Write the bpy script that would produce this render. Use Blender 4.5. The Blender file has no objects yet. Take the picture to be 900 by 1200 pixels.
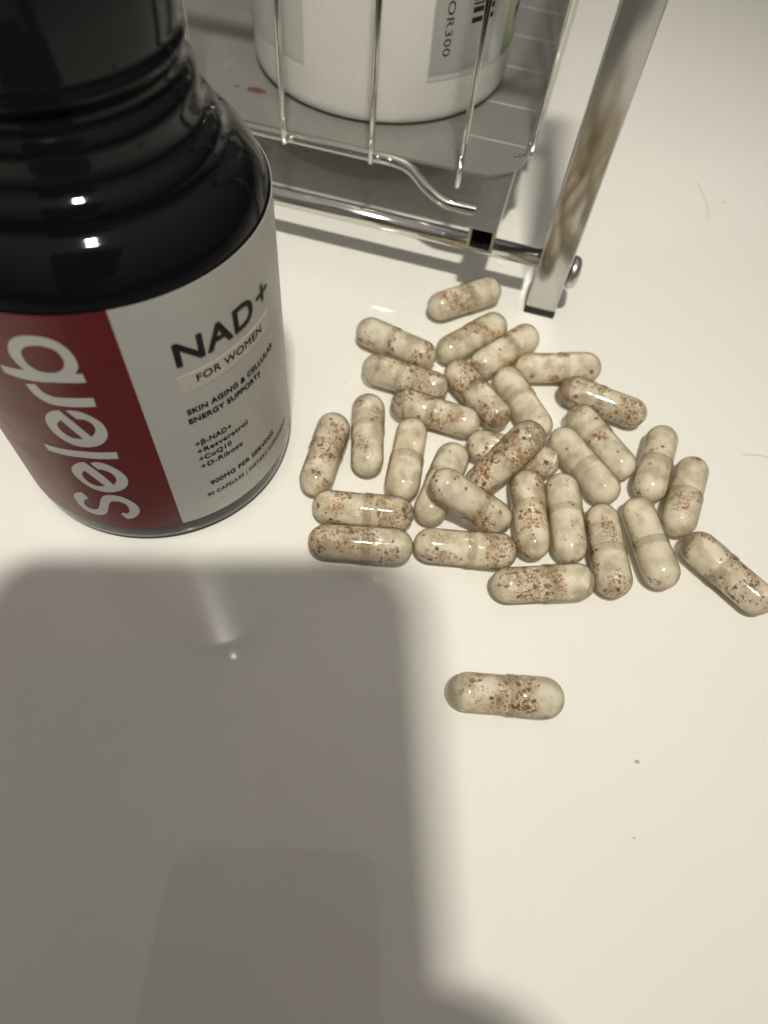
import bpy, bmesh, math, random
from mathutils import Vector, Matrix, noise as mnoise

MM = 0.001
scene = bpy.context.scene
C = scene.collection
random.seed(7)

# ------------------------------------------------------------------ camera
cam_d = bpy.data.cameras.new('camera')
cam = bpy.data.objects.new('camera', cam_d)
C.objects.link(cam)
CAM_R = Matrix(((0.99182196, -0.12762913, 0.0),
                (0.10895070, 0.84666951, -0.52084594),
                (0.06647512, 0.51658644, 0.85365069)))
CAM_P = Vector((0, 0, 0.13474))
cam.matrix_world = Matrix.Translation(CAM_P) @ CAM_R.to_4x4()
cam_d.sensor_fit = 'VERTICAL'
cam_d.sensor_height = 24.0
cam_d.lens = 24.0 * 807.05 / 1200.0
cam_d.clip_start = 0.004
cam_d.clip_end = 20.0
cam_d.dof.use_dof = True
cam_d.dof.focus_distance = 0.140
cam_d.dof.aperture_fstop = 9.0
scene.camera = cam

# ------------------------------------------------------------------ world, lamps, exposure
world = bpy.data.worlds.new('World')
scene.world = world
world.use_nodes = True
wn = world.node_tree.nodes
wl = world.node_tree.links
bg = wn['Background']
# room light: pale ceiling above, dim room towards the horizon
_tc = wn.new('ShaderNodeTexCoord')
_sx = wn.new('ShaderNodeSeparateXYZ')
_cr = wn.new('ShaderNodeValToRGB')
wl.new(_tc.outputs['Generated'], _sx.inputs[0])
wl.new(_sx.outputs['Z'], _cr.inputs['Fac'])
_cr.color_ramp.elements[0].position = 0.05
_cr.color_ramp.elements[0].color = (0.055, 0.046, 0.036, 1)
_cr.color_ramp.elements[1].position = 0.95
_cr.color_ramp.elements[1].color = (1.0, 0.935, 0.855, 1)
wl.new(_cr.outputs['Color'], bg.inputs['Color'])
bg.inputs['Strength'].default_value = 0.40


def lamp(name, loc, aim, power, radius, cone, col=(1.0, 0.95, 0.835)):
    d = bpy.data.lights.new(name, 'SPOT')
    d.energy = power
    d.shadow_soft_size = radius * MM
    d.color = col
    d.spot_size = math.radians(cone)
    d.spot_blend = 1.0
    o = bpy.data.objects.new(name, d)
    o.location = [c * MM for c in loc]
    o.rotation_euler = (Vector(aim) - Vector(loc)).to_track_quat('-Z', 'Y').to_euler()
    C.objects.link(o)
    return o


# two downlights side by side behind the photographer
lamp('ceiling_downlight', (12, -146, 762), (-40, 155, 0), 11.0, 15, 49)
lamp('ceiling_downlight', (36, -136, 756), (-40, 155, 0), 11.0, 15, 49)

vs = scene.view_settings
vs.view_transform = 'Standard'
vs.look = 'None'
vs.exposure = 0.0
vs.gamma = 1.0
vs.use_curve_mapping = False
scene.cycles.max_bounces = 12
scene.cycles.diffuse_bounces = 5
scene.cycles.glossy_bounces = 6
scene.cycles.transmission_bounces = 8
scene.cycles.transparent_max_bounces = 24
scene.cycles.caustics_reflective = True
scene.cycles.caustics_refractive = True
scene.cycles.blur_glossy = 0.0
scene.cycles.sample_clamp_indirect = 0.0
scene.cycles.use_denoising = True

# ------------------------------------------------------------------ helpers


def setprops(o, label=None, cat=None, group=None, kind=None):
    for k, v in (('label', label), ('category', cat), ('group', group), ('kind', kind)):
        if v:
            o[k] = v
    return o


def empty(name, loc=(0, 0, 0), rot=None, **kw):
    o = bpy.data.objects.new(name, None)
    o.empty_display_size = 0.01
    C.objects.link(o)
    m = Matrix.Translation(Vector(loc) * MM)
    if rot is not None:
        m = m @ rot.to_4x4()
    o.matrix_world = m
    return setprops(o, **kw)


def link(name, me, mat=None, parent=None, smooth=True, loc=None, **kw):
    o = bpy.data.objects.new(name, me)
    C.objects.link(o)
    if mat is not None and not me.materials:
        me.materials.append(mat)
    if smooth:
        for p in me.polygons:
            p.use_smooth = True
    if parent is not None:
        o.parent = parent
    if loc is not None:
        o.location = Vector(loc) * MM
    return setprops(o, **kw)


def mesh_from(name, verts, faces, scale=MM):
    me = bpy.data.meshes.new(name)
    me.from_pydata([tuple(c * scale for c in v) for v in verts], [], faces)
    me.update()
    return me


def bm_mesh(name, bm):
    me = bpy.data.meshes.new(name)
    bm.to_mesh(me)
    bm.free()
    return me


def lathe(name, prof, seg=96, axis='z', th0=0.0, th1=None, close=True):
    """prof: list of (r, h) in mm; revolve about z (or x)."""
    full = th1 is None
    n = seg if full else seg + 1
    verts, faces = [], []
    for (r, h) in prof:
        for k in range(n):
            t = th0 + (2 * math.pi if full else th1 - th0) * k / seg
            a, b = r * math.cos(t), r * math.sin(t)
            verts.append((a, b, h) if axis == 'z' else (h, a, b))
    m = len(prof)
    for i in range(m - 1):
        for k in range(seg):
            k2 = (k + 1) % n
            f = (i * n + k, i * n + k2, (i + 1) * n + k2, (i + 1) * n + k)
            faces.append(f)
    if close and full:
        faces.append(tuple(range(n))[::-1])
        faces.append(tuple((m - 1) * n + k for k in range(n)))
    return mesh_from(name, verts, faces)


def smooth_profile(pts, n=6):
    """Catmull-Rom through (r,h) points"""
    out = []
    P = [pts[0]] + list(pts) + [pts[-1]]
    for i in range(1, len(P) - 2):
        p0, p1, p2, p3 = P[i - 1], P[i], P[i + 1], P[i + 2]
        for k in range(n):
            t = k / n
            out.append(tuple(0.5 * ((2 * p1[j]) + (-p0[j] + p2[j]) * t + (2 * p0[j] - 5 * p1[j] + 4 * p2[j] - p3[j]) * t * t
                                    + (-p0[j] + 3 * p1[j] - 3 * p2[j] + p3[j]) * t ** 3) for j in range(len(p1))))
    out.append(tuple(pts[-1]))
    return out


def tube(name, path, r, seg=12, caps=True):
    verts, faces = [], []
    P = [Vector(p) for p in path]
    up = Vector((0, 0, 1))
    prev = None
    for i, p in enumerate(P):
        d = (P[min(i + 1, len(P) - 1)] - P[max(i - 1, 0)]).normalized()
        if prev is None:
            ref = up if abs(d.z) < 0.9 else Vector((1, 0, 0))
            u = d.cross(ref).normalized()
        else:
            u = (prev - d * prev.dot(d)).normalized()
        prev = u
        v = d.cross(u)
        rr = r[i] if isinstance(r, (list, tuple)) else r
        for k in range(seg):
            t = 2 * math.pi * k / seg
            verts.append(tuple(p + (u * math.cos(t) + v * math.sin(t)) * rr))
    n = len(P)
    for i in range(n - 1):
        for k in range(seg):
            k2 = (k + 1) % seg
            faces.append((i * seg + k, i * seg + k2, (i + 1) * seg + k2, (i + 1) * seg + k))
    if caps:
        faces.append(tuple(range(seg))[::-1])
        faces.append(tuple((n - 1) * seg + k for k in range(seg)))
    return mesh_from(name, verts, faces)


def box(name, x0, x1, y0, y1, z0, z1, bev=0.0, seg=2):
    bm = bmesh.new()
    bmesh.ops.create_cube(bm, size=1)
    for v in bm.verts:
        v.co = Vector(((x0 + x1) / 2 + v.co.x * (x1 - x0), (y0 + y1) / 2 + v.co.y * (y1 - y0),
                       (z0 + z1) / 2 + v.co.z * (z1 - z0))) * MM
    if bev:
        bmesh.ops.bevel(bm, geom=list(bm.edges), offset=bev * MM, segments=seg, profile=0.6, affect='EDGES')
    return bm_mesh(name, bm)


# ------------------------------------------------------------------ materials


def newmat(name):
    m = bpy.data.materials.new(name)
    m.use_nodes = True
    return m, m.node_tree.nodes, m.node_tree.links, m.node_tree.nodes['Principled BSDF']


def inp(b, **kw):
    for k, v in kw.items():
        b.inputs[k.replace('_', ' ')].default_value = v


def node(nt, typ, **kw):
    n = nt.new(typ)
    for k, v in kw.items():
        setattr(n, k, v)
    return n


def ramp(nt, stops):
    r = nt.new('ShaderNodeValToRGB')
    e = r.color_ramp.elements
    while len(e) < len(stops):
        e.new(0.5)
    for el, (p, c) in zip(e, stops):
        el.position = p
        el.color = c if len(c) == 4 else (*c, 1)
    return r


def noise_tex(nt, lk, coord, scale, detail=3, rough=0.5):
    n = nt.new('ShaderNodeTexNoise')
    n.inputs['Scale'].default_value = scale
    n.inputs['Detail'].default_value = detail
    n.inputs['Roughness'].default_value = rough
    lk.new(coord, n.inputs['Vector'])
    return n


def mat_counter():
    m, nt, lk, b = newmat('counter_white')
    tc = nt.new('ShaderNodeTexCoord')
    n1 = noise_tex(nt, lk, tc.outputs['Object'], 9, 4)
    r1 = ramp(nt, [(0.35, (0.785, 0.775, 0.73)), (0.7, (0.82, 0.81, 0.767))])
    lk.new(n1.outputs['Fac'], r1.inputs['Fac'])
    # faint dust and smudges
    n2 = noise_tex(nt, lk, tc.outputs['Object'], 420, 2)
    r2 = ramp(nt, [(0.74, (1, 1, 1)), (0.80, (0.86, 0.84, 0.80))])
    lk.new(n2.outputs['Fac'], r2.inputs['Fac'])
    mx = node(nt, 'ShaderNodeMix', data_type='RGBA', blend_type='MULTIPLY')
    mx.inputs['Factor'].default_value = 0.5
    lk.new(r1.outputs['Color'], mx.inputs[6])
    lk.new(r2.outputs['Color'], mx.inputs[7])
    lk.new(mx.outputs[2], b.inputs['Base Color'])
    n3 = noise_tex(nt, lk, tc.outputs['Object'], 30, 4)
    mr = nt.new('ShaderNodeMapRange')
    mr.inputs[1].default_value = 0.4
    mr.inputs[2].default_value = 0.75
    mr.inputs[3].default_value = 0.02
    mr.inputs[4].default_value = 0.07
    lk.new(n3.outputs['Fac'], mr.inputs[0])
    lk.new(mr.outputs[0], b.inputs['Roughness'])
    bp = nt.new('ShaderNodeBump')
    bp.inputs['Strength'].default_value = 0.02
    bp.inputs['Distance'].default_value = 0.0005
    n4 = noise_tex(nt, lk, tc.outputs['Object'], 60, 2)
    lk.new(n4.outputs['Fac'], bp.inputs['Height'])
    lk.new(bp.outputs['Normal'], b.inputs['Normal'])
    inp(b, IOR=1.53)
    return m


def mat_simple(name, col, rough=0.5, metal=0.0, ior=1.45, var=0.0, scale=200, bump=0.0, rvar=0.0):
    m, nt, lk, b = newmat(name)
    tc = nt.new('ShaderNodeTexCoord')
    n1 = noise_tex(nt, lk, tc.outputs['Object'], scale, 4)
    r1 = ramp(nt, [(0.3, tuple(c * (1 - var) for c in col)), (0.7, tuple(min(1, c * (1 + var)) for c in col))])
    lk.new(n1.outputs['Fac'], r1.inputs['Fac'])
    lk.new(r1.outputs['Color'], b.inputs['Base Color'])
    inp(b, Roughness=rough, Metallic=metal, IOR=ior)
    if rvar:
        n2 = noise_tex(nt, lk, tc.outputs['Object'], scale * 0.4, 4)
        mr = nt.new('ShaderNodeMapRange')
        mr.inputs[1].default_value = 0.35
        mr.inputs[2].default_value = 0.7
        mr.inputs[3].default_value = rough
        mr.inputs[4].default_value = rough + rvar
        lk.new(n2.outputs['Fac'], mr.inputs[0])
        lk.new(mr.outputs[0], b.inputs['Roughness'])
    if bump:
        bp = nt.new('ShaderNodeBump')
        bp.inputs['Strength'].default_value = bump
        bp.inputs['Distance'].default_value = 0.0003
        lk.new(n1.outputs['Fac'], bp.inputs['Height'])
        lk.new(bp.outputs['Normal'], b.inputs['Normal'])
    return m


def mat_shell():
    m = bpy.data.materials.new('gelatin_shell')
    m.use_nodes = True
    nt, lk = m.node_tree.nodes, m.node_tree.links
    nt.remove(nt['Principled BSDF'])
    out = nt['Material Output']
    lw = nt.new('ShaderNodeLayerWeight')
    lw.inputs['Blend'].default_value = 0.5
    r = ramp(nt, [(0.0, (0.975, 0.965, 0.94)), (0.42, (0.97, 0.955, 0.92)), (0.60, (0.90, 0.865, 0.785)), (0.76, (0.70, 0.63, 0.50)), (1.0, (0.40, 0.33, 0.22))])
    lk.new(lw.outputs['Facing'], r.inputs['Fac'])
    tr = nt.new('ShaderNodeBsdfTransparent')
    lk.new(r.outputs['Color'], tr.inputs['Color'])
    gl = nt.new('ShaderNodeBsdfGlossy')
    tc = nt.new('ShaderNodeTexCoord')
    n3 = noise_tex(nt, lk, tc.outputs['Object'], 350, 2)
    mr = nt.new('ShaderNodeMapRange')
    mr.inputs[3].default_value = 0.04
    mr.inputs[4].default_value = 0.09
    lk.new(n3.outputs['Fac'], mr.inputs[0])
    lk.new(mr.outputs[0], gl.inputs['Roughness'])
    bp = nt.new('ShaderNodeBump')
    bp.inputs['Strength'].default_value = 0.15
    bp.inputs['Distance'].default_value = 0.0003
    n4 = noise_tex(nt, lk, tc.outputs['Object'], 260, 2)
    lk.new(n4.outputs['Fac'], bp.inputs['Height'])
    lk.new(bp.outputs['Normal'], gl.inputs['Normal'])
    pw = node(nt, 'ShaderNodeMath', operation='POWER')
    pw.inputs[1].default_value = 4.5
    lk.new(lw.outputs['Facing'], pw.inputs[0])
    fr = node(nt, 'ShaderNodeMath', operation='MULTIPLY_ADD')
    fr.inputs[1].default_value = 0.75
    fr.inputs[2].default_value = 0.055
    lk.new(pw.outputs[0], fr.inputs[0])
    mx = nt.new('ShaderNodeMixShader')
    lk.new(fr.outputs[0], mx.inputs['Fac'])
    rf = nt.new('ShaderNodeBsdfRefraction')
    rf.inputs['IOR'].default_value = 1.33
    rf.inputs['Roughness'].default_value = 0.0
    lk.new(r.outputs['Color'], rf.inputs['Color'])
    tmx = nt.new('ShaderNodeMixShader')
    tmx.inputs['Fac'].default_value = 0.28
    lk.new(tr.outputs['BSDF'], tmx.inputs[1])
    lk.new(rf.outputs['BSDF'], tmx.inputs[2])
    lk.new(tmx.outputs['Shader'], mx.inputs[1])
    lk.new(gl.outputs['BSDF'], mx.inputs[2])
    lk.new(mx.outputs['Shader'], out.inputs['Surface'])
    return m


def mat_powder(name='cream_powder', film=False):
    m, nt, lk, b = newmat(name)
    tc = nt.new('ShaderNodeTexCoord')
    oi = nt.new('ShaderNodeObjectInfo')
    # own offset for every capsule
    mul = node(nt, 'ShaderNodeVectorMath', operation='SCALE')
    cx = nt.new('ShaderNodeCombineXYZ')
    for k, f in enumerate((37.0, 91.0, 13.0)):
        mm = node(nt, 'ShaderNodeMath', operation='MULTIPLY')
        mm.inputs[1].default_value = f
        lk.new(oi.outputs['Random'], mm.inputs[0])
        lk.new(mm.outputs[0], cx.inputs[k])
    mul.inputs['Scale'].default_value = 1000.0
    lk.new(tc.outputs['Object'], mul.inputs[0])
    add = node(nt, 'ShaderNodeVectorMath', operation='ADD')
    lk.new(mul.outputs[0], add.inputs[0])
    lk.new(cx.outputs[0], add.inputs[1])
    v = add.outputs[0]
    # mottled cream
    n1 = noise_tex(nt, lk, v, 0.26, 5, 0.5)
    r1 = ramp(nt, [(0.28, (0.80, 0.72, 0.54)), (0.46, (0.91, 0.845, 0.68)), (0.66, (0.96, 0.915, 0.79))])
    lk.new(n1.outputs['Fac'], r1.inputs['Fac'])
    # specks: voronoi cells, kept only where a cluster mask allows
    warp = noise_tex(nt, lk, v, 2.6, 2)
    wsc = node(nt, 'ShaderNodeVectorMath', operation='SCALE')
    wsc.inputs['Scale'].default_value = 0.75
    lk.new(warp.outputs['Color'], wsc.inputs[0])
    wadd = node(nt, 'ShaderNodeVectorMath', operation='ADD')
    lk.new(v, wadd.inputs[0])
    lk.new(wsc.outputs[0], wadd.inputs[1])
    cl = noise_tex(nt, lk, v, 0.15, 3, 0.5)       # cluster
    dens = nt.new('ShaderNodeMapRange')
    dens.inputs[1].default_value = 0.52
    dens.inputs[2].default_value = 0.63
    dens.inputs[3].default_value = 0.012
    dens.inputs[4].default_value = 0.80
    # some capsules are far more speckled than others
    rnd = nt.new('ShaderNodeAttribute')
    rnd.attribute_type = 'OBJECT'
    rnd.attribute_name = 'speck'
    adr = node(nt, 'ShaderNodeMath', operation='ADD')
    lk.new(cl.outputs['Fac'], adr.inputs[0])
    lk.new(rnd.outputs['Fac'], adr.inputs[1])
    lk.new(adr.outputs[0], dens.inputs[0])
    total = None
    for sc, lim in ((0.85, 0.40), (1.6, 0.40), (3.0, 0.40)):
        vo = nt.new('ShaderNodeTexVoronoi')
        vo.inputs['Scale'].default_value = sc
        lk.new(wadd.outputs[0], vo.inputs['Vector'])
        sp = nt.new('ShaderNodeSeparateColor')
        lk.new(vo.outputs['Color'], sp.inputs[0])
        keep = node(nt, 'ShaderNodeMath', operation='LESS_THAN')
        lk.new(sp.outputs[0], keep.inputs[0])
        lk.new(dens.outputs[0], keep.inputs[1])
        rad = node(nt, 'ShaderNodeMath', operation='MULTIPLY')
        rad.inputs[1].default_value = lim
        ad = node(nt, 'ShaderNodeMath', operation='ADD')
        ad.inputs[1].default_value = 0.45
        lk.new(sp.outputs[1], ad.inputs[0])
        lk.new(ad.outputs[0], rad.inputs[0])
        ins = nt.new('ShaderNodeMapRange')
        ins.interpolation_type = 'SMOOTHSTEP'
        sb = node(nt, 'ShaderNodeMath', operation='SUBTRACT')
        lk.new(rad.outputs[0], sb.inputs[0])
        lk.new(vo.outputs['Distance'], sb.inputs[1])
        ins.inputs[1].default_value = -0.02
        ins.inputs[2].default_value = 0.06
        lk.new(sb.outputs[0], ins.inputs[0])
        mk = node(nt, 'ShaderNodeMath', operation='MULTIPLY')
        lk.new(ins.outputs[0], mk.inputs[0])
        lk.new(keep.outputs[0], mk.inputs[1])
        if total is None:
            total = mk
            spc = sp
        else:
            mxm = node(nt, 'ShaderNodeMath', operation='MAXIMUM')
            lk.new(total.outputs[0], mxm.inputs[0])
            lk.new(mk.outputs[0], mxm.inputs[1])
            total = mxm
    rs = ramp(nt, [(0.0, (0.07, 0.036, 0.018)), (0.25, (0.19, 0.082, 0.028)), (0.65, (0.34, 0.155, 0.045)), (1.0, (0.43, 0.26, 0.10))])
    lk.new(spc.outputs[2], rs.inputs['Fac'])
    fade = node(nt, 'ShaderNodeMath', operation='MULTIPLY')
    fade.inputs[1].default_value = 0.88
    lk.new(total.outputs[0], fade.inputs[0])
    mx = node(nt, 'ShaderNodeMix', data_type='RGBA')
    lk.new(fade.outputs[0], mx.inputs['Factor'])
    # rusty dust between the grains of a clump
    tint = node(nt, 'ShaderNodeMix', data_type='RGBA')
    tf = node(nt, 'ShaderNodeMath', operation='MULTIPLY')
    tf.inputs[1].default_value = 0.26
    lk.new(dens.outputs[0], tf.inputs[0])
    lk.new(tf.outputs[0], tint.inputs['Factor'])
    lk.new(r1.outputs['Color'], tint.inputs[6])
    tint.inputs[7].default_value = (0.55, 0.36, 0.20, 1)
    lk.new(tint.outputs[2], mx.inputs[6])
    lk.new(rs.outputs['Color'], mx.inputs[7])
    lk.new(mx.outputs[2], b.inputs['Base Color'])
    bp = nt.new('ShaderNodeBump')
    bp.inputs['Strength'].default_value = 0.15
    bp.inputs['Distance'].default_value = 0.0004
    n4 = noise_tex(nt, lk, v, 1.6, 4)
    lk.new(n4.outputs['Fac'], bp.inputs['Height'])
    lk.new(bp.outputs['Normal'], b.inputs['Normal'])
    inp(b, Roughness=0.85, Subsurface_Weight=0.0)
    al = nt.new('ShaderNodeMapRange')
    al.inputs[1].default_value = 0.34
    al.inputs[2].default_value = 0.58
    al.inputs[3].default_value = 0.10 if film else 0.55
    al.inputs[4].default_value = 0.40 if film else 0.92
    lk.new(n1.outputs['Fac'], al.inputs[0])
    amx = node(nt, 'ShaderNodeMath', operation='MAXIMUM')
    lk.new(al.outputs[0], amx.inputs[0])
    lk.new(total.outputs[0], amx.inputs[1])
    lk.new(amx.outputs[0], b.inputs['Alpha'])
    b.inputs['Subsurface Radius'].default_value = (1.6, 1.2, 0.7)
    b.inputs['Specular IOR Level'].default_value = 0.2
    return m


M = {}
M['counter'] = mat_counter()
M['black'] = mat_simple('black_gloss_plastic', (0.004, 0.004, 0.0055), 0.04, ior=1.34, rvar=0.04, scale=60)
M['blackbase'] = mat_simple('black_satin_base', (0.006, 0.006, 0.007), 0.13, ior=1.45)
M['paper'] = mat_simple('white_label_paper', (0.47, 0.466, 0.445), 0.36, var=0.012, scale=400, rvar=0.06)
M['panel'] = mat_simple('cream_label_panel', (0.54, 0.52, 0.465), 0.33, var=0.012, scale=400)
M['red'] = mat_simple('crimson_label_print', (0.118, 0.008, 0.011), 0.34, var=0.05, scale=300, rvar=0.08)
M['print_white'] = mat_simple('white_print', (0.52, 0.515, 0.49), 0.38, var=0.01)
M['ink'] = mat_simple('dark_ink', (0.014, 0.011, 0.016), 0.5, ior=1.25)
M['chrome'] = mat_simple('polished_steel', (0.66, 0.65, 0.62), 0.07, metal=1.0, var=0.04, scale=140, rvar=0.10)
M['legsteel'] = mat_simple('square_tube_steel', (0.50, 0.495, 0.475), 0.12, metal=1.0, var=0.06, scale=90, rvar=0.10)
M['steel'] = mat_simple('satin_steel', (0.58, 0.575, 0.55), 0.24, metal=1.0, var=0.05, scale=110, rvar=0.12)
M['tray'] = mat_simple('grey_tray_sheet', (0.36, 0.355, 0.335), 0.22, metal=0.5, var=0.06, scale=60, rvar=0.15)
M['tray'].node_tree.nodes['Principled BSDF'].inputs['Alpha'].default_value = 0.80
M['rubber'] = mat_simple('black_rubber', (0.012, 0.012, 0.012), 0.6)
M['whitepl'] = mat_simple('white_bottle_plastic', (0.70, 0.697, 0.66), 0.30, var=0.01)
M['wlabel'] = mat_simple('pale_label', (0.52, 0.52, 0.495), 0.35, var=0.01)
M['wgrey'] = mat_simple('grey_sticker', (0.36, 0.375, 0.36), 0.35, var=0.015)
M['wgreen'] = mat_simple('green_print', (0.24, 0.32, 0.15), 0.35, var=0.18, scale=90)
M['stain'] = mat_simple('rust_stain', (0.11, 0.050, 0.030), 0.7, var=0.35, scale=500)
M['hair'] = mat_simple('hair', (0.09, 0.07, 0.05), 0.5)
M['crumb'] = mat_simple('crumb', (0.52, 0.47, 0.40), 0.8, var=0.3, scale=800)
M['shell'] = mat_shell()
M['powder'] = mat_powder()
M['film'] = mat_powder('powder_film', True)
M['phone'] = mat_simple('phone_graphite', (0.035, 0.036, 0.04), 0.35)
M['glass'] = mat_simple('dark_glass', (0.005, 0.005, 0.006), 0.04)
M['skin'] = mat_simple('skin', (0.52, 0.30, 0.21), 0.5, var=0.08, scale=120)

# ------------------------------------------------------------------ counter
me = mesh_from('counter', [(-700, -500, 0), (700, -500, 0), (700, 800, 0), (-700, 800, 0),
                           (-700, -500, -30), (700, -500, -30), (700, 800, -30), (-700, 800, -30)],
               [(0, 1, 2, 3), (7, 6, 5, 4), (0, 4, 5, 1), (1, 5, 6, 2), (2, 6, 7, 3), (3, 7, 4, 0)])
link('counter', me, M['counter'], smooth=False, kind='structure',
     label='glossy white countertop under the bottle, rack and capsules')

# ------------------------------------------------------------------ black supplement bottle
BX, BY, BR = -54.73, 96.69, 30.08
bottle = empty('supplement_bottle', (BX, BY, 0), label='black glossy supplement bottle with crimson and white wraparound label', cat='bottle')
prof = [(0.0, 1.2), (25.0, 1.2), (26.2, 0.25), (27.6, 0.0), (28.9, 0.45), (29.75, 1.6), (29.95, 3.2), (29.95, 5.6)]
prof2 = [(29.95, 5.6), (29.95, 30), (29.95, 60), (29.95, 62.5)]
sh = smooth_profile([(29.95, 62.6), (29.65, 65.0), (28.9, 67.3), (27.8, 69.3), (26.6, 70.9), (25.75, 71.75), (24.85, 72.4), (24.2, 73.0), (23.8, 73.9),
                     (23.45, 75.0), (22.75, 76.0), (21.85, 76.75), (21.25, 77.6), (21.0, 78.8), (20.95, 80), (20.95, 81.3), (20.7, 82.3), (20.15, 83.1),
                     (19.75, 83.6), (19.5, 84.4), (19.45, 85.4), (19.0, 86.0)], 5)
link('base', lathe('base', prof, 160, close=False), M['blackbase'], bottle)
link('body', lathe('body', prof2 + sh, 128, close=False), M['black'], bottle)
capp = smooth_profile([(19.4, 85.7), (19.9, 86.2), (20.3, 87.0), (20.35, 87.6), (20.0, 88.4), (19.85, 89.1), (19.95, 90.5), (20.2, 95)], 5) + \
    [(20.3, 104)] + smooth_profile([(20.3, 105.5), (19.9, 107.0), (19.0, 107.9), (17.5, 108.2)], 4)
bcap = link('cap', lathe('cap', [(17.9, 85.7)] + capp + [(0.0, 108.2)], 128), M['black'], bottle)

LR = BR + 0.10


def cyl_pt(s, z, r, R0=BR):
    t = s / R0
    return (r * math.sin(t), -r * math.cos(t), z)


def cyl_patch(name, s0, s1, z0, z1, r, R0=BR, ns=None, thick=0.10):
    ns = ns or max(4, int((s1 - s0) / 1.2))
    zs = [z0, z1]
    v, f = [], []
    for z in zs:
        for k in range(ns + 1):
            v.append(cyl_pt(s0 + (s1 - s0) * k / ns, z, r, R0))
    n = ns + 1
    for k in range(ns):
        f.append((k, k + 1, n + k + 1, n + k))
    # returns to the wall (own vertices, so the face stays evenly shaded)
    def quad(*q):
        b0_ = len(v)
        v.extend(q)
        f.append(tuple(range(b0_, b0_ + 4)))
    pt = lambda k, z, rr: cyl_pt(s0 + (s1 - s0) * k / ns, z, rr, R0)
    for k in range(ns):
        quad(pt(k, z0, r - thick), pt(k + 1, z0, r - thick), pt(k + 1, z0, r), pt(k, z0, r))
        quad(pt(k, z1, r), pt(k + 1, z1, r), pt(k + 1, z1, r - thick), pt(k, z1, r - thick))
    quad(pt(0, z0, r - thick), pt(0, z0, r), pt(0, z1, r), pt(0, z1, r - thick))
    quad(pt(ns, z0, r), pt(ns, z0, r - thick), pt(ns, z1, r - thick), pt(ns, z1, r))
    return mesh_from(name, v, f)


label = link('label', cyl_patch('label', 13.2, 131.0, 6.15, 64.75, LR, ns=120), M['paper'], bottle, smooth=True,
             label='white paper half of the label with dark print')
for p_ in label.data.polygons:
    p_.use_smooth = True
redp = link('red_panel', cyl_patch('red_panel', -57.9, 13.2, 6.15, 64.75, LR, ns=80), M['red'], bottle,
            label='crimson half of the label with white lettering')
link('print_panel', cyl_patch('print_panel', 20.0, 41.8, 44.2, 48.2, LR + 0.05, ns=30, thick=0.05), M['panel'], label)

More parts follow.
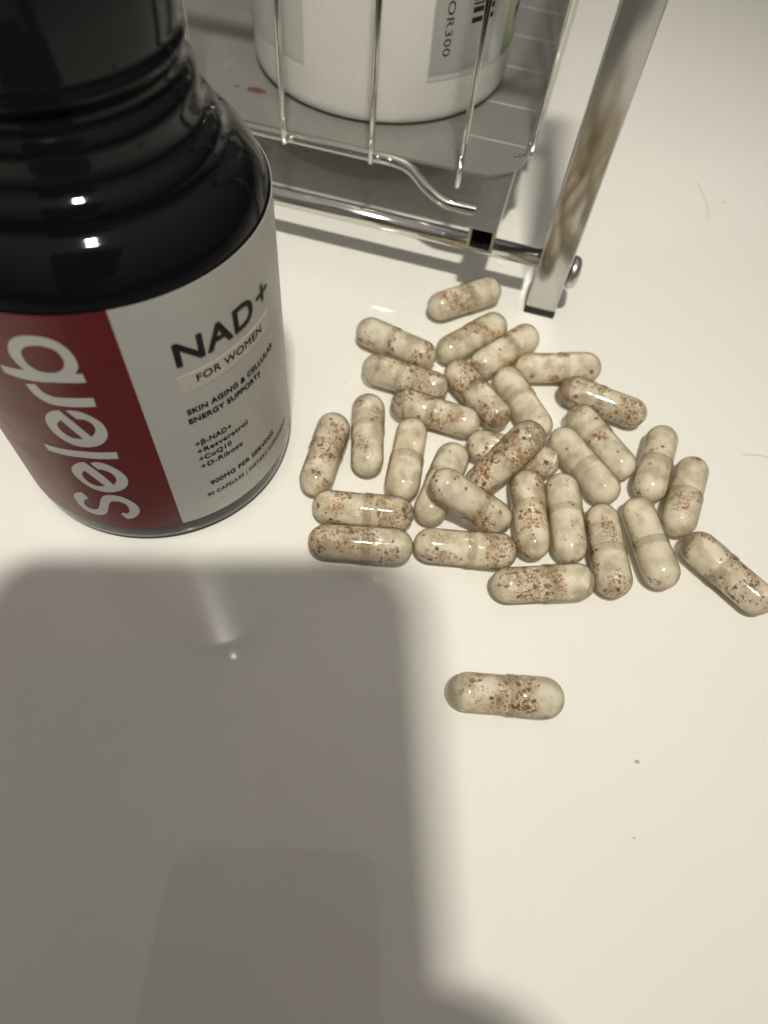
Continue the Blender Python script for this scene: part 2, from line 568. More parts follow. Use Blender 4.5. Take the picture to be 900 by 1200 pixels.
# lettering polygons of the wordmark, unwrapped: (mm round the bottle, mm up)
GLYPHS = {
 'b': [[(-5.92, 53.23), (-4.01, 53.16), (-1.99, 53.28), (-2.73, 54.81), (-2.99, 56.3), (-2.75, 57.62), (-2.03, 59.04), (-0.95, 60.13), (0.37, 60.78), (2.02, 61.0), (3.68, 60.85), (4.98, 60.17), (5.95, 58.94), (6.51, 57.42), (6.65, 55.87), (6.44, 54.57), (5.64, 53.3), (6.69, 53.32), (6.69, 51.33), (4.08, 51.3), (1.63, 51.21), (-0.53, 51.01), (-2.7, 50.98), (-4.44, 51.19), (-5.95, 51.46)], [(-0.57, 57.88), (0.03, 58.49), (1.09, 58.95), (2.38, 59.11), (3.66, 58.78), (4.46, 58.07), (4.84, 56.81), (4.76, 55.65), (4.3, 54.58), (3.41, 53.79), (2.38, 53.44), (1.08, 53.39), (-0.07, 53.84), (-0.85, 54.75), (-1.07, 56.13), (-0.94, 57.18)]],
 'r': [[(-3.07, 49.95), (-1.4, 50.26), (-1.06, 49.05), (-0.39, 48.18), (0.81, 47.67), (2.94, 47.72), (6.7, 47.75), (6.57, 45.64), (3.8, 45.51), (1.46, 45.51), (-0.28, 45.67), (-1.63, 46.41), (-2.59, 47.63), (-2.99, 48.97)]],
 'e': [[(1.37, 44.45), (2.52, 44.59), (3.88, 44.18), (5.22, 43.01), (6.26, 41.41), (6.52, 39.61), (6.35, 38.16), (5.79, 36.88), (4.66, 35.58), (3.09, 34.82), (1.17, 34.51), (-0.55, 34.94), (-2.19, 36.4), (-3.05, 37.98), (-3.3, 39.88), (-3.03, 41.38), (-2.22, 42.83), (-0.92, 43.95), (0.3, 44.34), (2.02, 40.93), (3.56, 37.62), (4.49, 38.94), (4.85, 40.21), (4.56, 41.45), (3.74, 42.3), (2.49, 42.45)], [(-0.27, 41.67), (-1.1, 40.88), (-1.44, 39.91), (-1.28, 38.69), (-0.62, 37.57), (0.31, 36.91), (1.95, 36.91)]],
 'l': [[(-6.5, 33.05), (-4.16, 32.91), (-1.41, 33.05), (1.22, 33.15), (4.23, 33.19), (6.57, 33.28), (6.39, 31.25), (3.2, 31.14), (0.14, 31.15), (-3.08, 31.0), (-6.38, 31.13)]],
 'f': [[(0.97, 29.55), (1.96, 30.07), (3.52, 29.76), (5.01, 28.32), (5.99, 26.56), (6.33, 24.56), (5.9, 22.78), (4.65, 21.21), (2.64, 20.18), (0.82, 20.01), (-1.06, 20.63), (-2.46, 22.03), (-3.42, 23.92), (-3.65, 25.59), (-3.24, 27.04), (-2.18, 28.47), (-0.86, 29.48), (0.03, 29.61), (1.87, 26.42), (3.33, 22.78), (4.12, 23.95), (4.35, 25.29), (3.97, 26.59), (2.93, 27.61), (1.79, 27.82)], [(-0.84, 26.78), (-1.63, 25.86), (-1.87, 24.69), (-1.63, 23.44), (-0.81, 22.31), (0.34, 21.91), (1.62, 22.23)]],
 's': [[(-3.34, 16.25), (-4.24, 15.61), (-5.03, 14.24), (-5.12, 12.93), (-4.48, 12.22), (-3.33, 12.23), (-2.41, 12.95), (-1.5, 14.94), (-0.63, 17.17), (0.41, 18.54), (1.7, 19.02), (3.51, 18.68), (5.13, 17.04), (5.95, 15.11), (5.98, 13.32), (5.32, 11.81), (4.09, 10.5), (2.76, 10.0), (1.91, 11.9), (2.51, 12.5), (3.16, 12.14), (3.81, 12.85), (4.11, 14.4), (3.83, 15.9), (2.78, 16.82), (1.45, 16.65), (0.68, 15.77), (-0.19, 13.55), (-0.9, 11.81), (-1.81, 10.73), (-3.12, 10.12), (-4.82, 10.23), (-6.26, 11.29), (-6.84, 13.5), (-6.82, 15.5), (-5.86, 17.16), (-4.69, 18.07), (-3.97, 18.16)]],
}


def wrap_bm(bm, r, R0=BR, step=0.8):
    """cut a flat (s,z) mesh in strips along s and roll it on the cylinder"""
    xs = [v.co.x for v in bm.verts]
    x = math.floor(min(xs) / step) * step + step
    while x < max(xs):
        bmesh.ops.bisect_plane(bm, geom=list(bm.verts) + list(bm.edges) + list(bm.faces), plane_co=(x, 0, 0), plane_no=(1, 0, 0))
        x += step
    for v in bm.verts:
        v.co = Vector(cyl_pt(v.co.x, v.co.y, r, R0)) * MM
    bmesh.ops.recalc_face_normals(bm, faces=list(bm.faces))
    return bm


def fill_curve(polys, smooth_corner=45):
    """filled 2-D curve with holes; rounded where the outline turns gently"""
    cu = bpy.data.curves.new('glyph', 'CURVE')
    cu.dimensions = '2D'
    cu.fill_mode = 'BOTH'
    for pts in polys:
        n = len(pts)
        corner = []
        for i in range(n):
            a, b_, c = Vector(pts[i - 1]), Vector(pts[i]), Vector(pts[(i + 1) % n])
            corner.append((b_ - a).angle_signed(c - b_, 0) if False else abs((b_ - a).angle(c - b_, 0)) > math.radians(smooth_corner))
        out = []
        for i in range(n):
            p0, p1, p2, p3 = (Vector(pts[(i + k) % n]) for k in (-1, 0, 1, 2))
            m1 = (p2 - p0) * 0.5 if not corner[i] else (p2 - p1)
            m2 = (p3 - p1) * 0.5 if not corner[(i + 1) % n] else (p2 - p1)
            for k in range(4):
                t = k / 4
                h = (2 * t ** 3 - 3 * t * t + 1) * p1 + (t ** 3 - 2 * t * t + t) * m1 + (-2 * t ** 3 + 3 * t * t) * p2 + (t ** 3 - t * t) * m2
                out.append(h)
        sp = cu.splines.new('POLY')
        sp.points.add(len(out) - 1)
        for q, h in zip(sp.points, out):
            q.co = (h.x, h.y, 0, 1)
        sp.use_cyclic_u = True
    return cu


def curve_to_bm(cu):
    o = bpy.data.objects.new('tmp_curve', cu)
    C.objects.link(o)
    dg = bpy.context.evaluated_depsgraph_get()
    dg.update()
    me_ = bpy.data.meshes.new_from_object(o.evaluated_get(dg))
    bm = bmesh.new()
    bm.from_mesh(me_)
    bpy.data.meshes.remove(me_)
    bpy.data.objects.remove(o)
    bpy.data.curves.remove(cu)
    return bm


for ch, polys in GLYPHS.items():
    bm = wrap_bm(curve_to_bm(fill_curve(polys)), LR + 0.06)
    link('letter', bm_mesh('letter', bm), M['print_white'], redp, smooth=False)


def text_curve(body, bold):
    cu = bpy.data.curves.new('text', 'FONT')
    cu.body = body
    cu.size = 1.0
    cu.offset = bold
    cu.space_character = 1.06
    cu.resolution_u = 4
    return cu


_h = curve_to_bm(text_curve('H', 0))
CAPH = max(v.co.y for v in _h.verts)
_h.free()


def print_text(name, body, s0, s1, z0, h, parent, mat, bold=0.0, r=LR + 0.09, R0=BR, vertical=False, step=0.8):
    out = bmesh.new()
    sh_ = [(0, 0)] if not bold else [(0, 0), (bold, 0), (-bold, 0), (0, bold * 0.7), (0, -bold * 0.7), (bold * 0.7, bold * 0.5), (-bold * 0.7, -bold * 0.5), (-bold * 0.7, bold * 0.5), (bold * 0.7, -bold * 0.5)]
    for k, (dx, dy) in enumerate(sh_):
        bm = curve_to_bm(text_curve(body, 0.0))
        xs = [v.co.x for v in bm.verts]
        a, w = min(xs), max(xs) - min(xs)
        for v in bm.verts:
            u, q = (v.co.x - a) / w, v.co.y / CAPH
            if vertical:      # reads downwards; s0..s1 is the vertical run, z0 the circumferential base, h glyph height
                v.co = Vector((z0 + q * h, s0 + (s1 - s0) * u, 0))
            else:
                v.co = Vector((s0 + (s1 - s0) * u + dx * h, z0 + q * h + dy * h, 0))
        wrap_bm(bm, r + 0.003 * k, R0, step)
        tmp = bm_mesh('tmp', bm)
        out.from_mesh(tmp)
        bpy.data.meshes.remove(tmp)
    return link(name, bm_mesh(name, out), mat, parent, smooth=False)


for body, s0, s1, z0, h, bold in (
        ('NAD', 20.6, 36.95, 50.6, 4.75, 0.045), ('+', 38.4, 42.4, 50.75, 4.6, 0.02),
        ('FOR WOMEN', 23.2, 38.75, 45.75, 1.6, 0.028),
        ('SKIN AGING & CELLULAR', 20.1, 42.15, 38.88, 1.24, 0.06), ('ENERGY SUPPORT\u2020', 20.0, 36.85, 36.45, 1.24, 0.06),
        ('+\u03b2-NAD+', 20.0, 27.65, 29.78, 1.28, 0.04), ('+Resveratrol', 20.0, 31.45, 27.45, 1.28, 0.04),
        ('+CoQ10', 19.95, 26.95, 25.12, 1.28, 0.04), ('+D-Ribose', 19.95, 29.4, 22.75, 1.28, 0.04),
        ('900MG PER SERVING', 20.9, 38.8, 16.25, 1.3, 0.045), ('90 CAPSULES | DIETARY SUPPLEMENT', 19.7, 45.2, 12.8, 1.1, 0.02)):
    print_text('print', body, s0, s1, z0, h, label, M['ink'], bold)

# ------------------------------------------------------------------ chrome rack
TH = math.radians(-9.5)
rack = empty('wire_rack', (32, 154, 0), Matrix.Rotation(TH, 3, 'Z'),
             label='chrome wire rack with square leg holding the white bottle', cat='rack')
RL = -178.0        # left end


def leg(a0, b0):
    bm = bmesh.new()
    bmesh.ops.create_cube(bm, size=1)
    for v in bm.verts:
        v.co = Vector((a0 + 4.2 + v.co.x * 8.4, b0 + 5.0 + v.co.y * 10, 91.2 + v.co.z * 178)) * MM
    bmesh.ops.bevel(bm, geom=[e for e in bm.edges], offset=0.5 * MM, segments=3, profile=0.5, affect='EDGES')
    l = link('leg', bm_mesh('leg', bm), M['legsteel'], rack)
    link('foot_cap', box('foot_cap', a0 - 0.1, a0 + 8.5, b0 - 0.1, b0 + 10.1, 0.0, 2.3, 0.4), M['rubber'], l)
    return l


BK = 212.0
legs = [leg(0, 0), leg(RL - 8.4, 0), leg(0, BK), leg(RL - 8.4, BK)]
RZ = 14.2
for b_ in (5.6, BK + 5):
    link('cross_rod', tube('cross_rod', [(RL - 1, b_, RZ), (-60, b_, RZ), (0.5, b_, RZ)], 2.45, 24), M['chrome'], rack)
for z_ in (150,):
    link('upper_rod', tube('upper_rod', [(RL - 1, 5.6, z_), (0.5, 5.6, z_)], 2.45, 16), M['chrome'], rack)
# bolt through the leg
bolt_prof = smooth_profile([(0.0, 3.1), (2.4, 2.95), (3.7, 2.4), (4.3, 1.4), (4.2, 0.4), (3.5, 0.0)], 4)
link('bolt', lathe('bolt', [(max(r, 1e-3), h) for r, h in bolt_prof], 32, axis='x'), M['steel'], rack, loc=(8.45, 4.4, 13.2))
# square hollow rails on the rods
def rail(a0):
    w, t, z0 = 7.0, 0.75, RZ + 2.47
    z1 = z0 + 6.9
    o = [(a0, z0), (a0 + w, z0), (a0 + w, z1), (a0, z1)]
    i_ = [(a0 + t, z0 + t), (a0 + w - t, z0 + t), (a0 + w - t, z1 - t), (a0 + t, z1 - t)]
    v, f = [], []
    for b_ in (-0.8, BK + 12):
        v += [(p[0], b_, p[1]) for p in o] + [(p[0], b_, p[1]) for p in i_]
    for k in range(4):
        k2 = (k + 1) % 4
        f.append((k, k2, 8 + k2, 8 + k))
        f.append((4 + k2, 4 + k, 12 + k, 12 + k2))
        f.append((k2, k, 4 + k, 4 + k2))
        f.append((8 + k, 8 + k2, 12 + k2, 12 + k))
    bm = bmesh.new()
    bm.from_mesh(mesh_from('tmp', v, f))
    bmesh.ops.bevel(bm, geom=[e for e in bm.edges if abs((e.verts[0].co - e.verts[1].co).normalized().y) > 0.9 and e.calc_length() > 0.1],
                    offset=0.25 * MM, segments=2, profile=0.5, affect='EDGES')
    bmesh.ops.recalc_face_normals(bm, faces=list(bm.faces))
    return link('rail', bm_mesh('rail', bm), M['steel'], rack, smooth=False)


RAILS = [rail(-19.7), rail(-150.0)]
ZT = RZ + 2.47 + 6.9 + 0.05        # plate underside
# tray plate: rounded front right corner, upturned lip on the right
outline = []
rc, a1, b0, b1, aL = 13.0, -10.6, 20.4, 200.0, -160.0
for k in range(13):
    t = math.pi * 1.5 + math.pi / 2 * k / 12
    outline.append((a1 - rc + rc * math.cos(t), b0 + rc + rc * math.sin(t)))
outline += [(a1, b1), (aL, b1), (aL, b0)]
n = len(outline)
v = [(x, y, ZT) for x, y in outline] + [(x, y, ZT + 0.8) for x, y in outline]
f = [tuple(range(n))[::-1], tuple(range(n, 2 * n))] + [(k, (k + 1) % n, n + (k + 1) % n, n + k) for k in range(n)]
plate = link('tray_plate', mesh_from('tray_plate', v, f), M['tray'], rack, smooth=False)
ZP = ZT + 0.8
for b_ in (37.6, 57.6, 80.0, 101.0, 122.0, 143.0):
    link('ridge', tube('ridge', [(a1 - 19, b_, ZP - 0.2), (a1 - 0.9, b_, ZP - 0.2)], 0.28, 8), M['wlabel'], plate)
link('lip', box('lip', a1 - 0.45, a1 + 0.35, b0 + rc, b1, ZT + 0.1, ZT + 4.6, 0.15), M['steel'], plate)
# rust smear and specks on the plate
bm = bmesh.new()
bmesh.ops.create_circle(bm, cap_ends=True, segments=18, radius=1)
for v_ in bm.verts:
    k = 1 + 0.45 * mnoise.noise(v_.co * 2.3 + Vector((5, 1, 0)))
    v_.co = Vector(((-91.5 + v_.co.x * 2.9 * k), (35.8 + v_.co.y * 1.45 * k), ZP + 0.06)) * MM
link('stain', bm_mesh('stain', bm), M['stain'], plate, smooth=False, label='reddish brown rust smear on the tray')
bm = bmesh.new()
bmesh.ops.create_circle(bm, cap_ends=True, segments=12, radius=1)
for v_ in bm.verts:
    k = 1 + 0.5 * mnoise.noise(v_.co * 2.3)
    v_.co = Vector(((-97.6 + v_.co.x * 0.9 * k), (37.4 - 1.6 + v_.co.y * 0.5 * k), ZP + 0.06)) * MM
link('stain', bm_mesh('stain', bm), M['stain'], plate, smooth=False)
# grille
GB, GZ, GT = 18.0, 24.0, 118.0
bw = smooth_profile([(-160, GB, GZ), (-100, GB, GZ), (-52, GB, GZ), (-45, GB - 0.1, GZ), (-40, 16.6, 23.6), (-34.2, 12.8, 21.9), (-29, 10.9, 20.4), (-25, 10.8, 20.1), (-19.6, 11.0, 20.0)], 8)
link('bottom_wire', tube('bottom_wire', bw, 1.45, 16), M['chrome'], rack)
tw = [(-160, GB, GT), (-80, GB, GT), (-26, GB, GT)] + [(-26 + 15.6 * math.sin(t), GB + 18 - 18 * math.cos(t), GT) for t in [math.pi / 2 * k / 8 for k in range(1, 9)]] + [(-10.4, 120, GT), (-10.4, 198, GT)]
link('top_wire', tube('top_wire', tw, 1.6, 14), M['chrome'], rack)
for k, a_ in enumerate((-26.6, -51.2, -76.0, -100.6, -125.2, -150.0)):
    zb = 21.8 if k == 0 else GZ - 1.1
    bb = GB - 1.9
    link('grille_wire', tube('grille_wire', [(a_, bb, zb), (a_, bb, zb + 0.4), (a_, bb, 40), (a_, bb, GT)], [0.45, 0.78, 0.78, 0.78], 12), M['chrome'], rack)
    if k:      # weld bead
        bm = bmesh.new()
        bmesh.ops.create_icosphere(bm, subdivisions=2, radius=1)
        for v_ in bm.verts:
            q = 1 + 0.5 * mnoise.noise(v_.co * 1.9 + Vector((k * 3.1, 0, 0)))
            v_.co = Vector((a_ + 1.5 + v_.co.x * 1.3 * q, bb + 0.7 + v_.co.y * 0.8 * q, GZ + 0.6 + v_.co.z * 0.8 * q)) * MM
        link('weld_bead', bm_mesh('weld_bead', bm), M['steel'], rack)
for b_, zb in ((36.6, 23.4), (56, 24.4), (76, 24.4), (96, 24.4), (116, 24.4)):
    link('side_wire', tube('side_wire', [(-9.6, b_, zb), (-9.6, b_, GT)], 0.8, 12), M['chrome'], rack)
link('side_wire', tube('side_wire', smooth_profile([(-9.6, 36.6, 24.2), (-10.2, 35.0, 23.9), (-12.2, 33.2, 24.0), (-14.0, 32.4, 24.6)], 5), 0.75, 10), M['chrome'], rack)

# ------------------------------------------------------------------ white pill bottle on the tray
WX, WY, WR, WZ = -18.9, 232.3, 38.8, ZP + 0.02
wb = empty('pill_bottle', (WX, WY, 0), label='white plastic pill bottle with pale barcode label behind the rack wires', cat='bottle')
wp = [(0.0, WZ + 1), (WR - 5, WZ + 0.5), (WR - 3.6, WZ), (WR - 2.4, WZ + 0.2), (WR - 1.1, WZ + 0.9), (WR - 0.3, WZ + 2.2), (WR, WZ + 4.2)]
wp = wp[:2] + smooth_profile(wp[2:], 4) + [(WR, 60), (WR, 92), (WR - 1, 96), (WR - 4, 101), (WR - 10, 105), (22, 107), (22, 112)]
link('body', lathe('body', wp, 96), M['whitepl'], wb)
link('cap', lathe('cap', [(23, 112), (23.5, 112.5), (23.5, 128), (22.5, 129), (0, 129)], 64), M['whitepl'], wb)
wlab = link('label', cyl_patch('label', 15.9, 225, 36.6, 88, WR + 0.12, WR, ns=110), M['wlabel'], wb)
wst = link('sticker', cyl_patch('sticker', 16.2, 36.5, 38.2, 84, WR + 0.2, WR, ns=24, thick=0.08), M['wgrey'], wb, label='grey sticker with stock code and barcode')
link('green_print', cyl_patch('green_print', 43.2, 66, 36.7, 87, WR + 0.16, WR, ns=24, thick=0.03), M['wgreen'], wlab)
print_text('print', 'MF-MOR300', 66.0, 42.6, 19.5, 2.1, wst, M['ink'], 0.0, WR + 0.24, WR, vertical=True)
zb = 49.3
random.seed(11)
while zb < 76:
    h_ = random.choice((0.45, 0.45, 0.9, 1.25))
    link('bar', cyl_patch('bar', 27.3, 35.0, zb, zb + h_, WR + 0.24, WR, ns=7, thick=0.03), M['ink'], wst)
    zb += h_ + random.choice((0.45, 0.6, 1.1))
# round leaf mark on the green print
bm = curve_to_bm(fill_curve([[(50.4 + 2.6 * math.cos(t), 45.6 + 3.6 * math.sin(t)) for t in [2 * math.pi * k / 14 for k in range(14)]]]))
wrap_bm(bm, WR + 0.2, WR)
link('leaf_mark', bm_mesh('leaf_mark', bm), M['wgrey'], wlab, smooth=False)
for k in range(5):
    s_ = 49.0 + k * 0.75
    link('leaf_mark', cyl_patch('leaf_mark', s_, s_ + 0.4, 43.6 + 0.5 * k, 47.4 + 0.3 * k, WR + 0.25, WR, ns=2, thick=0.03), M['ink'], wlab)

# ------------------------------------------------------------------ capsules
CR, CL = 4.1, 22.8


def arc_end(r, x0, x1, n=9):
    return [(max(1e-3, r * math.sin(t)), x0 + (x1 - x0) * math.cos(t)) for t in [math.pi / 2 * (1 - k / n) for k in range(n + 1)]]


def shell_cap_mesh():
    xe = CL / 2
    pr = [(CR - 0.26, 0.15), (CR - 0.25, 0.153), (CR - 0.03, 0.158), (CR - 0.01, 0.17), (CR, 0.22), (CR, 0.5), (CR, 1.5), (CR - 0.09, 1.85), (CR - 0.09, 2.6), (CR, 3.0), (CR, 3.4)]
    pr += arc_end(CR, xe - CR, xe, 10)
    return lathe('shell_cap', pr, 36, axis='x', close=False)


def shell_body_mesh():
    r = CR - 0.26
    pr = [(r, 2.0), (r, 0.0)] + [(a, -b) for a, b in arc_end(r, CL / 2 - CR, CL / 2, 10)]
    return lathe('shell_body', pr, 36, axis='x', close=False)


def fill_mesh(x0, x1, seed, slope=0.0):
    """powder from x0 to x1; a gap end is a rough, tilted face"""
    r0 = CR - 0.34
    xe = CL / 2 - 0.24
    xs = [x0 + (x1 - x0) * k / 18 for k in range(19)]
    verts, faces = [], []
    seg = 28

    def rad(x):
        d = abs(x) - (xe - r0)
        return r0 if d <= 0 else math.sqrt(max(0.0, r0 * r0 - d * d))
    if x0 <= -xe + 0.01:
        xs = [-xe + 0.02, -xe + 0.12, -xe + 0.35, -xe + 0.8, -xe + 1.5, -xe + 2.4] + [x for x in xs if x > -xe + 3]
    if x1 >= xe - 0.01:
        xs = [x for x in xs if x < xe - 3] + [xe - 2.4, xe - 1.5, xe - 0.8, xe - 0.35, xe - 0.12, xe - 0.02]
    for i, x in enumerate(xs):
        for k in range(seg):
            t = 2 * math.pi * k / seg
            sl = slope * math.cos(t) * (1.0 if (i == len(xs) - 1 and x1 < xe) or (i == 0 and x0 > -xe) else 0.0)
            xx = x + sl
            r = rad(x) * (1 - 0.05 * max(0, mnoise.noise(Vector((xx * 0.7 + seed, 2 * math.cos(t), 2 * math.sin(t)))) - 0.1))
            verts.append((xx, r * math.cos(t), r * math.sin(t)))
    n_ = len(xs)
    for i in range(n_ - 1):
        for k in range(seg):
            k2 = (k + 1) % seg
            faces.append((i * seg + k, i * seg + k2, (i + 1) * seg + k2, (i + 1) * seg + k))
    for i, dirn in ((0, -1), (n_ - 1, 1)):
        c = len(verts)
        inset = 0.0 if (i == 0 and x0 <= -xe + 0.01) or (i == n_ - 1 and x1 >= xe - 0.01) else 0.8
        verts.append((xs[i] + dirn * inset, 0, 0))
        for k in range(seg):
            k2 = (k + 1) % seg
            faces.append((c, i * seg + k2, i * seg + k) if dirn < 0 else (c, i * seg + k, i * seg + k2))
    nmain = len(faces)
    if x0 > -xe + 0.01 or x1 < xe - 0.01:
        sg_ = 1 if x1 < xe - 0.01 else -1
        start = (x1 - 0.2) if sg_ > 0 else -(x0 + 0.2)
        fx = [start + (xe - 0.03 - start) * (1 - (1 - k / 9) ** 1.8) for k in range(10)]
        b_ = len(verts)
        for x in fx:
            for k in range(seg):
                t = 2 * math.pi * k / seg
                verts.append((sg_ * x, (rad(x) - 0.02) * math.cos(t), (rad(x) - 0.02) * math.sin(t)))
        for i in range(9):
            for k in range(seg):
                k2 = (k + 1) % seg
                faces.append((b_ + i * seg + k, b_ + i * seg + k2, b_ + (i + 1) * seg + k2, b_ + (i + 1) * seg + k))
    me_ = mesh_from('powder', verts, faces)
    me_.materials.append(M['powder'])
    me_.materials.append(M['film'])
    for p_ in me_.polygons:
        p_.material_index = 0 if p_.index < nmain else 1
    return me_


XE = CL / 2 - 0.24
SH_CAP, SH_BODY = shell_cap_mesh(), shell_body_mesh()
for me_ in (SH_CAP, SH_BODY):          # shells face outwards
    if sum(p_.normal.y * p_.center.y + p_.normal.z * p_.center.z for p_ in me_.polygons) < 0:
        me_.flip_normals()
FILLS = [fill_mesh(-XE, XE, 1.0), fill_mesh(-XE, XE - 2.0, 4.0, 0.6), fill_mesh(-XE, XE - 3.5, 9.0, 1.1), fill_mesh(-XE + 1.8, XE, 15.0, 0.5)]
# axis ends (mm), fill variant, cap end at B, label
CAPS = [
 ((8.48, 147.54, 4.1, 20.6, 155.67, 4.1), 0, 1, 'capsule lying alone nearest the black rack foot'),
 ((-9.33, 133.9, 4.1, 4.3, 128.65, 4.1), 1, 0, 'leftmost capsule of the top row, end touching the next pair'),
 ((-6.19, 121.26, 4.1, 8.09, 118.22, 4.1), 2, 0, 'brown-speckled capsule parallel below the top left one'),
 ((2.27, 111.09, 4.1, 16.55, 108.05, 4.1), 2, 0, 'capsule with clear left end lying below two parallel ones'),
 ((11.9, 131.71, 4.1, 22.55, 141.71, 4.1), 1, 1, 'slanted capsule pointing at the lone one by the rack'),
 ((21.02, 128.31, 4.1, 31.15, 138.82, 4.1), 0, 1, 'pale slanted capsule with speckled lower end, right of its parallel twin'),
 ((14.67, 123.12, 4.1, 24.0, 111.89, 4.1), 3, 0, 'heavily brown-speckled capsule with dark lower tip'),
 ((32.9, 128.76, 4.1, 47.28, 131.28, 4.1), 0, 1, 'horizontal capsule at upper right of the heap'),
 ((27.18, 122.89, 4.1, 34.39, 110.19, 4.1), 0, 0, 'plain cream capsule standing upright in upper centre of heap'),
 ((-6.96, 107.9, 4.1, -5.42, 93.38, 4.1), 1, 0, 'upright capsule with clear lower end beside the leftmost one'),
 ((-14.51, 100.72, 4.1, -16.23, 86.22, 4.1), 1, 0, 'leftmost capsule, speckled, nearest the black bottle'),
 ((4.11, 102.32, 4.1, 3.35, 87.74, 4.1), 0, 1, 'pale upright capsule third from the left'),
 ((-11.96, 79.22, 4.1, 2.64, 79.58, 4.1), 0, 1, 'horizontal glinting capsule, upper of the stacked left pair'),
 ((-11.4, 70.45, 4.1, 3.17, 71.4, 4.1), 0, 1, 'horizontal rusty-speckled capsule, lower of the left pair'),
 ((14.26, 96.4, 4.1, 10.35, 82.34, 4.1), 1, 0, 'capsule half covered by a slanted one, lower left of heap'),
 ((12.82, 83.0, 12.63, 24.62, 81.84, 4.1), 1, 1, 'grey-cream capsule lying across another, tip raised'),
 ((11.24, 72.84, 4.1, 25.82, 73.51, 4.1), 0, 1, 'horizontal capsule at the front centre of the heap'),
 ((21.32, 101.4, 4.1, 35.74, 99.11, 4.1), 3, 0, 'capsule pinned under the raised speckled one in the middle'),
 ((29.69, 97.38, 14.25, 21.29, 91.08, 4.11), 2, 0, 'raised brown-speckled capsule on top of the heap centre'),
 ((32.03, 91.41, 4.1, 33.29, 76.87, 4.1), 0, 0, 'upright speckled capsule, left of a plain upright one'),
 ((40.24, 91.66, 4.1, 41.5, 77.11, 4.1), 0, 0, 'upright pale capsule between two speckled upright ones'),
 ((49.08, 84.71, 4.1, 50.65, 70.19, 4.1), 0, 1, 'upright capsule with rusty patches touching the front horizontal one'),
 ((57.69, 87.84, 4.1, 61.31, 73.69, 4.1), 0, 1, 'leaning pale capsule, fourth of the upright front row'),
 ((41.15, 105.57, 4.1, 49.74, 93.76, 4.1), 0, 1, 'lower left of two parallel slanted capsules right of centre'),
 ((45.59, 113.38, 4.1, 54.17, 101.57, 4.1), 1, 0, 'upper right of two parallel slanted capsules right of centre'),
 ((44.17, 122.42, 4.1, 58.1, 118.02, 4.1), 2, 0, 'glinting capsule with clear left end and dark specks at right'),
 ((65.19, 110.03, 4.1, 61.07, 96.02, 4.1), 0, 1, 'upright capsule, left of the pair at the right edge of heap'),
 ((71.58, 101.55, 4.1, 66.92, 87.72, 4.1), 0, 1, 'slanted capsule, right of the pair at the right edge of heap'),
 ((70.8, 80.48, 4.1, 81.39, 70.43, 4.1), 1, 0, 'capsule apart at far right with dark spot at its tip'),
 ((28.3, 65.7, 4.1, 42.63, 68.5, 4.1), 1, 1, 'horizontal capsule lowest in the heap with one rusty patch'),
 ((20.61, 41.68, 4.1, 35.19, 42.39, 4.1), 3, 1, 'lone capsule lying by itself in front of the heap'),
]
# how speckled each powder is
SPECK = [-0.04, 0.02, 0.05, 0.03, 0.02, 0.0, 0.09, 0.0, -0.10, 0.01, 0.07, -0.09, 0.06, 0.10, -0.04, 0.0, 0.03, 0.02, 0.09, 0.05, -0.04,
         0.06, -0.05, -0.09, 0.0, 0.05, -0.05, 0.0, 0.01, 0.02, 0.06]
for i, (ab, fv, flip, lab) in enumerate(CAPS):
    A, B = Vector(ab[:3]), Vector(ab[3:])
    if flip == 0:
        A, B = B, A            # cap end (+x) at A's side
    x = (B - A).normalized()
    roll = random.uniform(0, 6.28)
    ref = Vector((0, 0, 1))
    y = ref.cross(x).normalized()
    z = x.cross(y)
    rot = Matrix((x, y, z)).transposed() @ Matrix.Rotation(roll, 3, 'X')
    r_ = empty('capsule', tuple((A + B) / 2), rot, label=lab, cat='capsule', group='loose capsules on the counter')
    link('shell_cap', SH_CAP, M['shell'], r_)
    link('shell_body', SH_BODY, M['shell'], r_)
    link('powder', FILLS[fv], None, r_)['speck'] = SPECK[i]

# ------------------------------------------------------------------ hairs and crumbs
def hair(path, lab):
    link('hair', tube('hair', smooth_profile([(x, y, 0.08) for x, y in path], 6), 0.038, 5), M['hair'], smooth=True, label=lab, cat='hair', group='stray hairs')


hair([(91.2, 228.5), (92.3, 220.6), (92.8, 213.8), (91.7, 208.2)], 'short curved hair on the counter right of the rack leg')
hair([(87.8, 112.4), (91.1, 112.9), (95.0, 112.6), (99.0, 111.5)], 'thin straight hair on the counter at the right edge')
for k, (x, y, s_, lab) in enumerate(((54.5, 33.6, 0.30, 'pale crumb on the counter lower right of the lone capsule'),
                                     (52.75, 20.0, 0.14, 'tiny dark crumb nearest the lower right of the counter'),
                                     (-14.06, 119.5, 0.14, 'tiny crumb left of the upper left capsules'),
                                     (51.9, 146.0, 0.14, 'tiny crumb right of the rack foot'),
                                     (98.8, 218.7, 0.28, 'small crumb beside the curved hair'))):
    bm = bmesh.new()
    bmesh.ops.create_icosphere(bm, subdivisions=2, radius=1)
    for v_ in bm.verts:
        q = 1 + 0.6 * mnoise.noise(v_.co * 1.4 + Vector((k * 5.3, 0, 0)))
        v_.co = Vector((v_.co.x * 1.5 * q, v_.co.y * q, 0.6 + v_.co.z * 0.6 * q)) * s_ * MM
    link('crumb', bm_mesh('crumb', bm), M['crumb'], loc=(x, y, 0.0), label=lab, cat='crumb', group='crumbs on the counter')

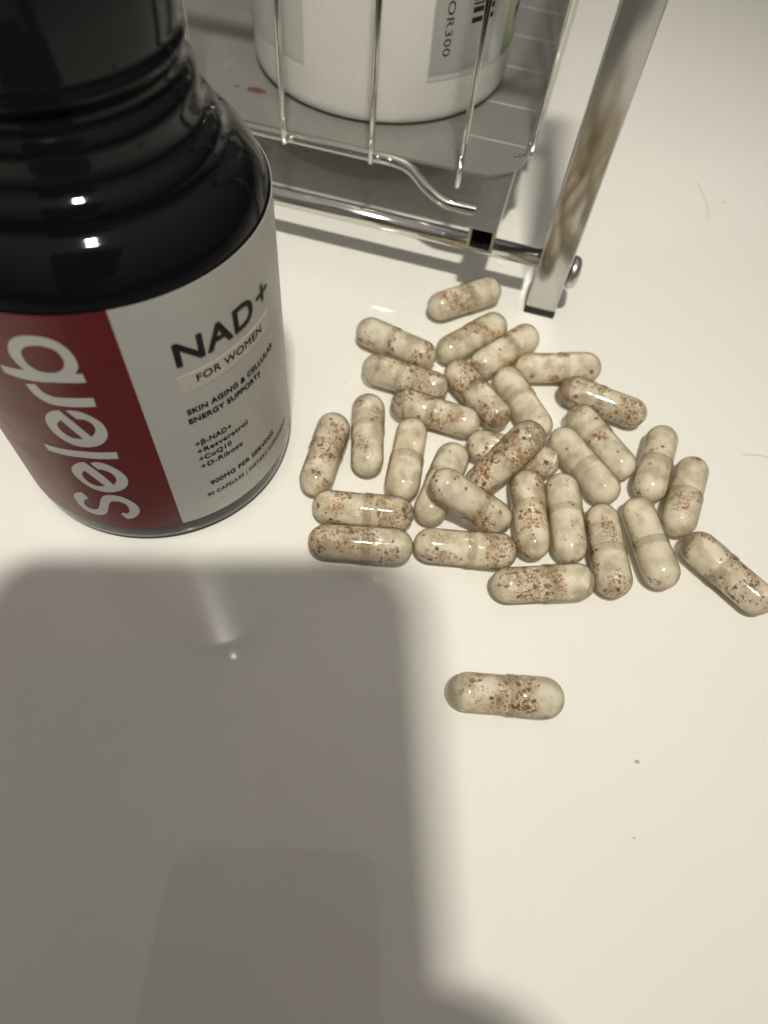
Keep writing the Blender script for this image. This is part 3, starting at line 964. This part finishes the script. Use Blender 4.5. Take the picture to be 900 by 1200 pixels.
# ------------------------------------------------------------------ the phone taking the picture (casts the shadow in front)
PX0, PX1, PY0, PY1 = -57.5, 17.0, -128.0, 33.0
phone = bpy.data.objects.new('smartphone', None)
C.objects.link(phone)
phone.matrix_world = cam.matrix_world.copy()
setprops(phone, label='dark smartphone held above the counter, its shadow falling in front of the bottle', cat='phone')
bm = bmesh.new()
bmesh.ops.create_cube(bm, size=1)
for v_ in bm.verts:
    v_.co = Vector(((PX0 + PX1) / 2 + v_.co.x * (PX1 - PX0), (PY0 + PY1) / 2 + v_.co.y * (PY1 - PY0), 8.0 + v_.co.z * 8.0)) * MM
bmesh.ops.bevel(bm, geom=[e for e in bm.edges if abs((e.verts[0].co - e.verts[1].co).normalized().z) > 0.9], offset=10 * MM, segments=8, profile=0.5, affect='EDGES')
bmesh.ops.bevel(bm, geom=[e for e in bm.edges if abs((e.verts[0].co - e.verts[1].co).z) < 1e-6], offset=1.2 * MM, segments=2, profile=0.5, affect='EDGES')
link('body', bm_mesh('body', bm), M['phone'], phone, smooth=False)
link('screen', box('screen', PX0 + 3, PX1 - 3, PY0 + 3, PY1 - 3, 12.02, 12.3, 0.1), M['glass'], phone)
link('lens', lathe('lens', [(6.5, 4.1), (6.5, 2.6), (5.6, 2.4), (5.4, 2.9), (0.01, 2.9)], 32), M['glass'], phone)


def hand():
    V, E, Rr = [], [], []

    def chain(pts, root=None):
        prev = root
        for (x, y, z, r) in pts:
            V.append((x, y, z))
            Rr.append(r)
            if prev is not None:
                E.append((prev, len(V) - 1))
            prev = len(V) - 1
        return prev
    palm = chain([(40, -106, 24, 17)])
    wrist = chain([(52, -138, 44, 17)], palm)
    chain([(66, -166, 78, 21), (88, -214, 150, 28), (112, -262, 230, 36)], wrist)
    top = chain([(35, -84, 20, 15)], palm)
    chain([(31, -58, 13, 9.2), (27, -48, 2, 8.6), (10, -45, -4, 7.8), (-8, -46, -4, 7.2), (-20, -48, -3, 6.2)], top)
    chain([(33, -76, 6, 9.2), (25, -68, -4, 8.8), (4, -66, -5, 8.0), (-16, -68, -4, 7.4), (-28, -70, -3, 6.4)], top)
    chain([(35, -98, 6, 9.2), (25, -90, -4, 8.6), (4, -88, -5, 7.8), (-14, -90, -4, 7.2), (-25, -92, -3, 6.2)], palm)
    chain([(35, -116, 8, 8.6), (25, -110, -3, 7.8), (8, -109, -4, 7.0), (-6, -111, -4, 6.4), (-14, -113, -3, 5.6)], palm)
    chain([(33, -92, 34, 11), (24, -72, 27, 9.6), (12, -56, 22, 9.0), (2, -44, 20.5, 7.6)], palm)
    me_ = bpy.data.meshes.new('person')
    me_.from_pydata([((p[0] - 1.5) * MM, (p[1] + 4.5) * MM, p[2] * MM) for p in V], E, [])
    o = link('person', me_, M['skin'], smooth=False, label='bare hand gripping the dark smartphone above the counter', cat='person')
    o.matrix_world = cam.matrix_world.copy()
    o.modifiers.new('skin', 'SKIN')
    for k, sv in enumerate(me_.skin_vertices[0].data):
        sv.radius = (Rr[k] * MM, Rr[k] * MM)
        sv.use_root = (k == 0)
    o.modifiers['skin'].use_smooth_shade = True
    sub = o.modifiers.new('smooth', 'SUBSURF')
    sub.levels = sub.render_levels = 2


hand()
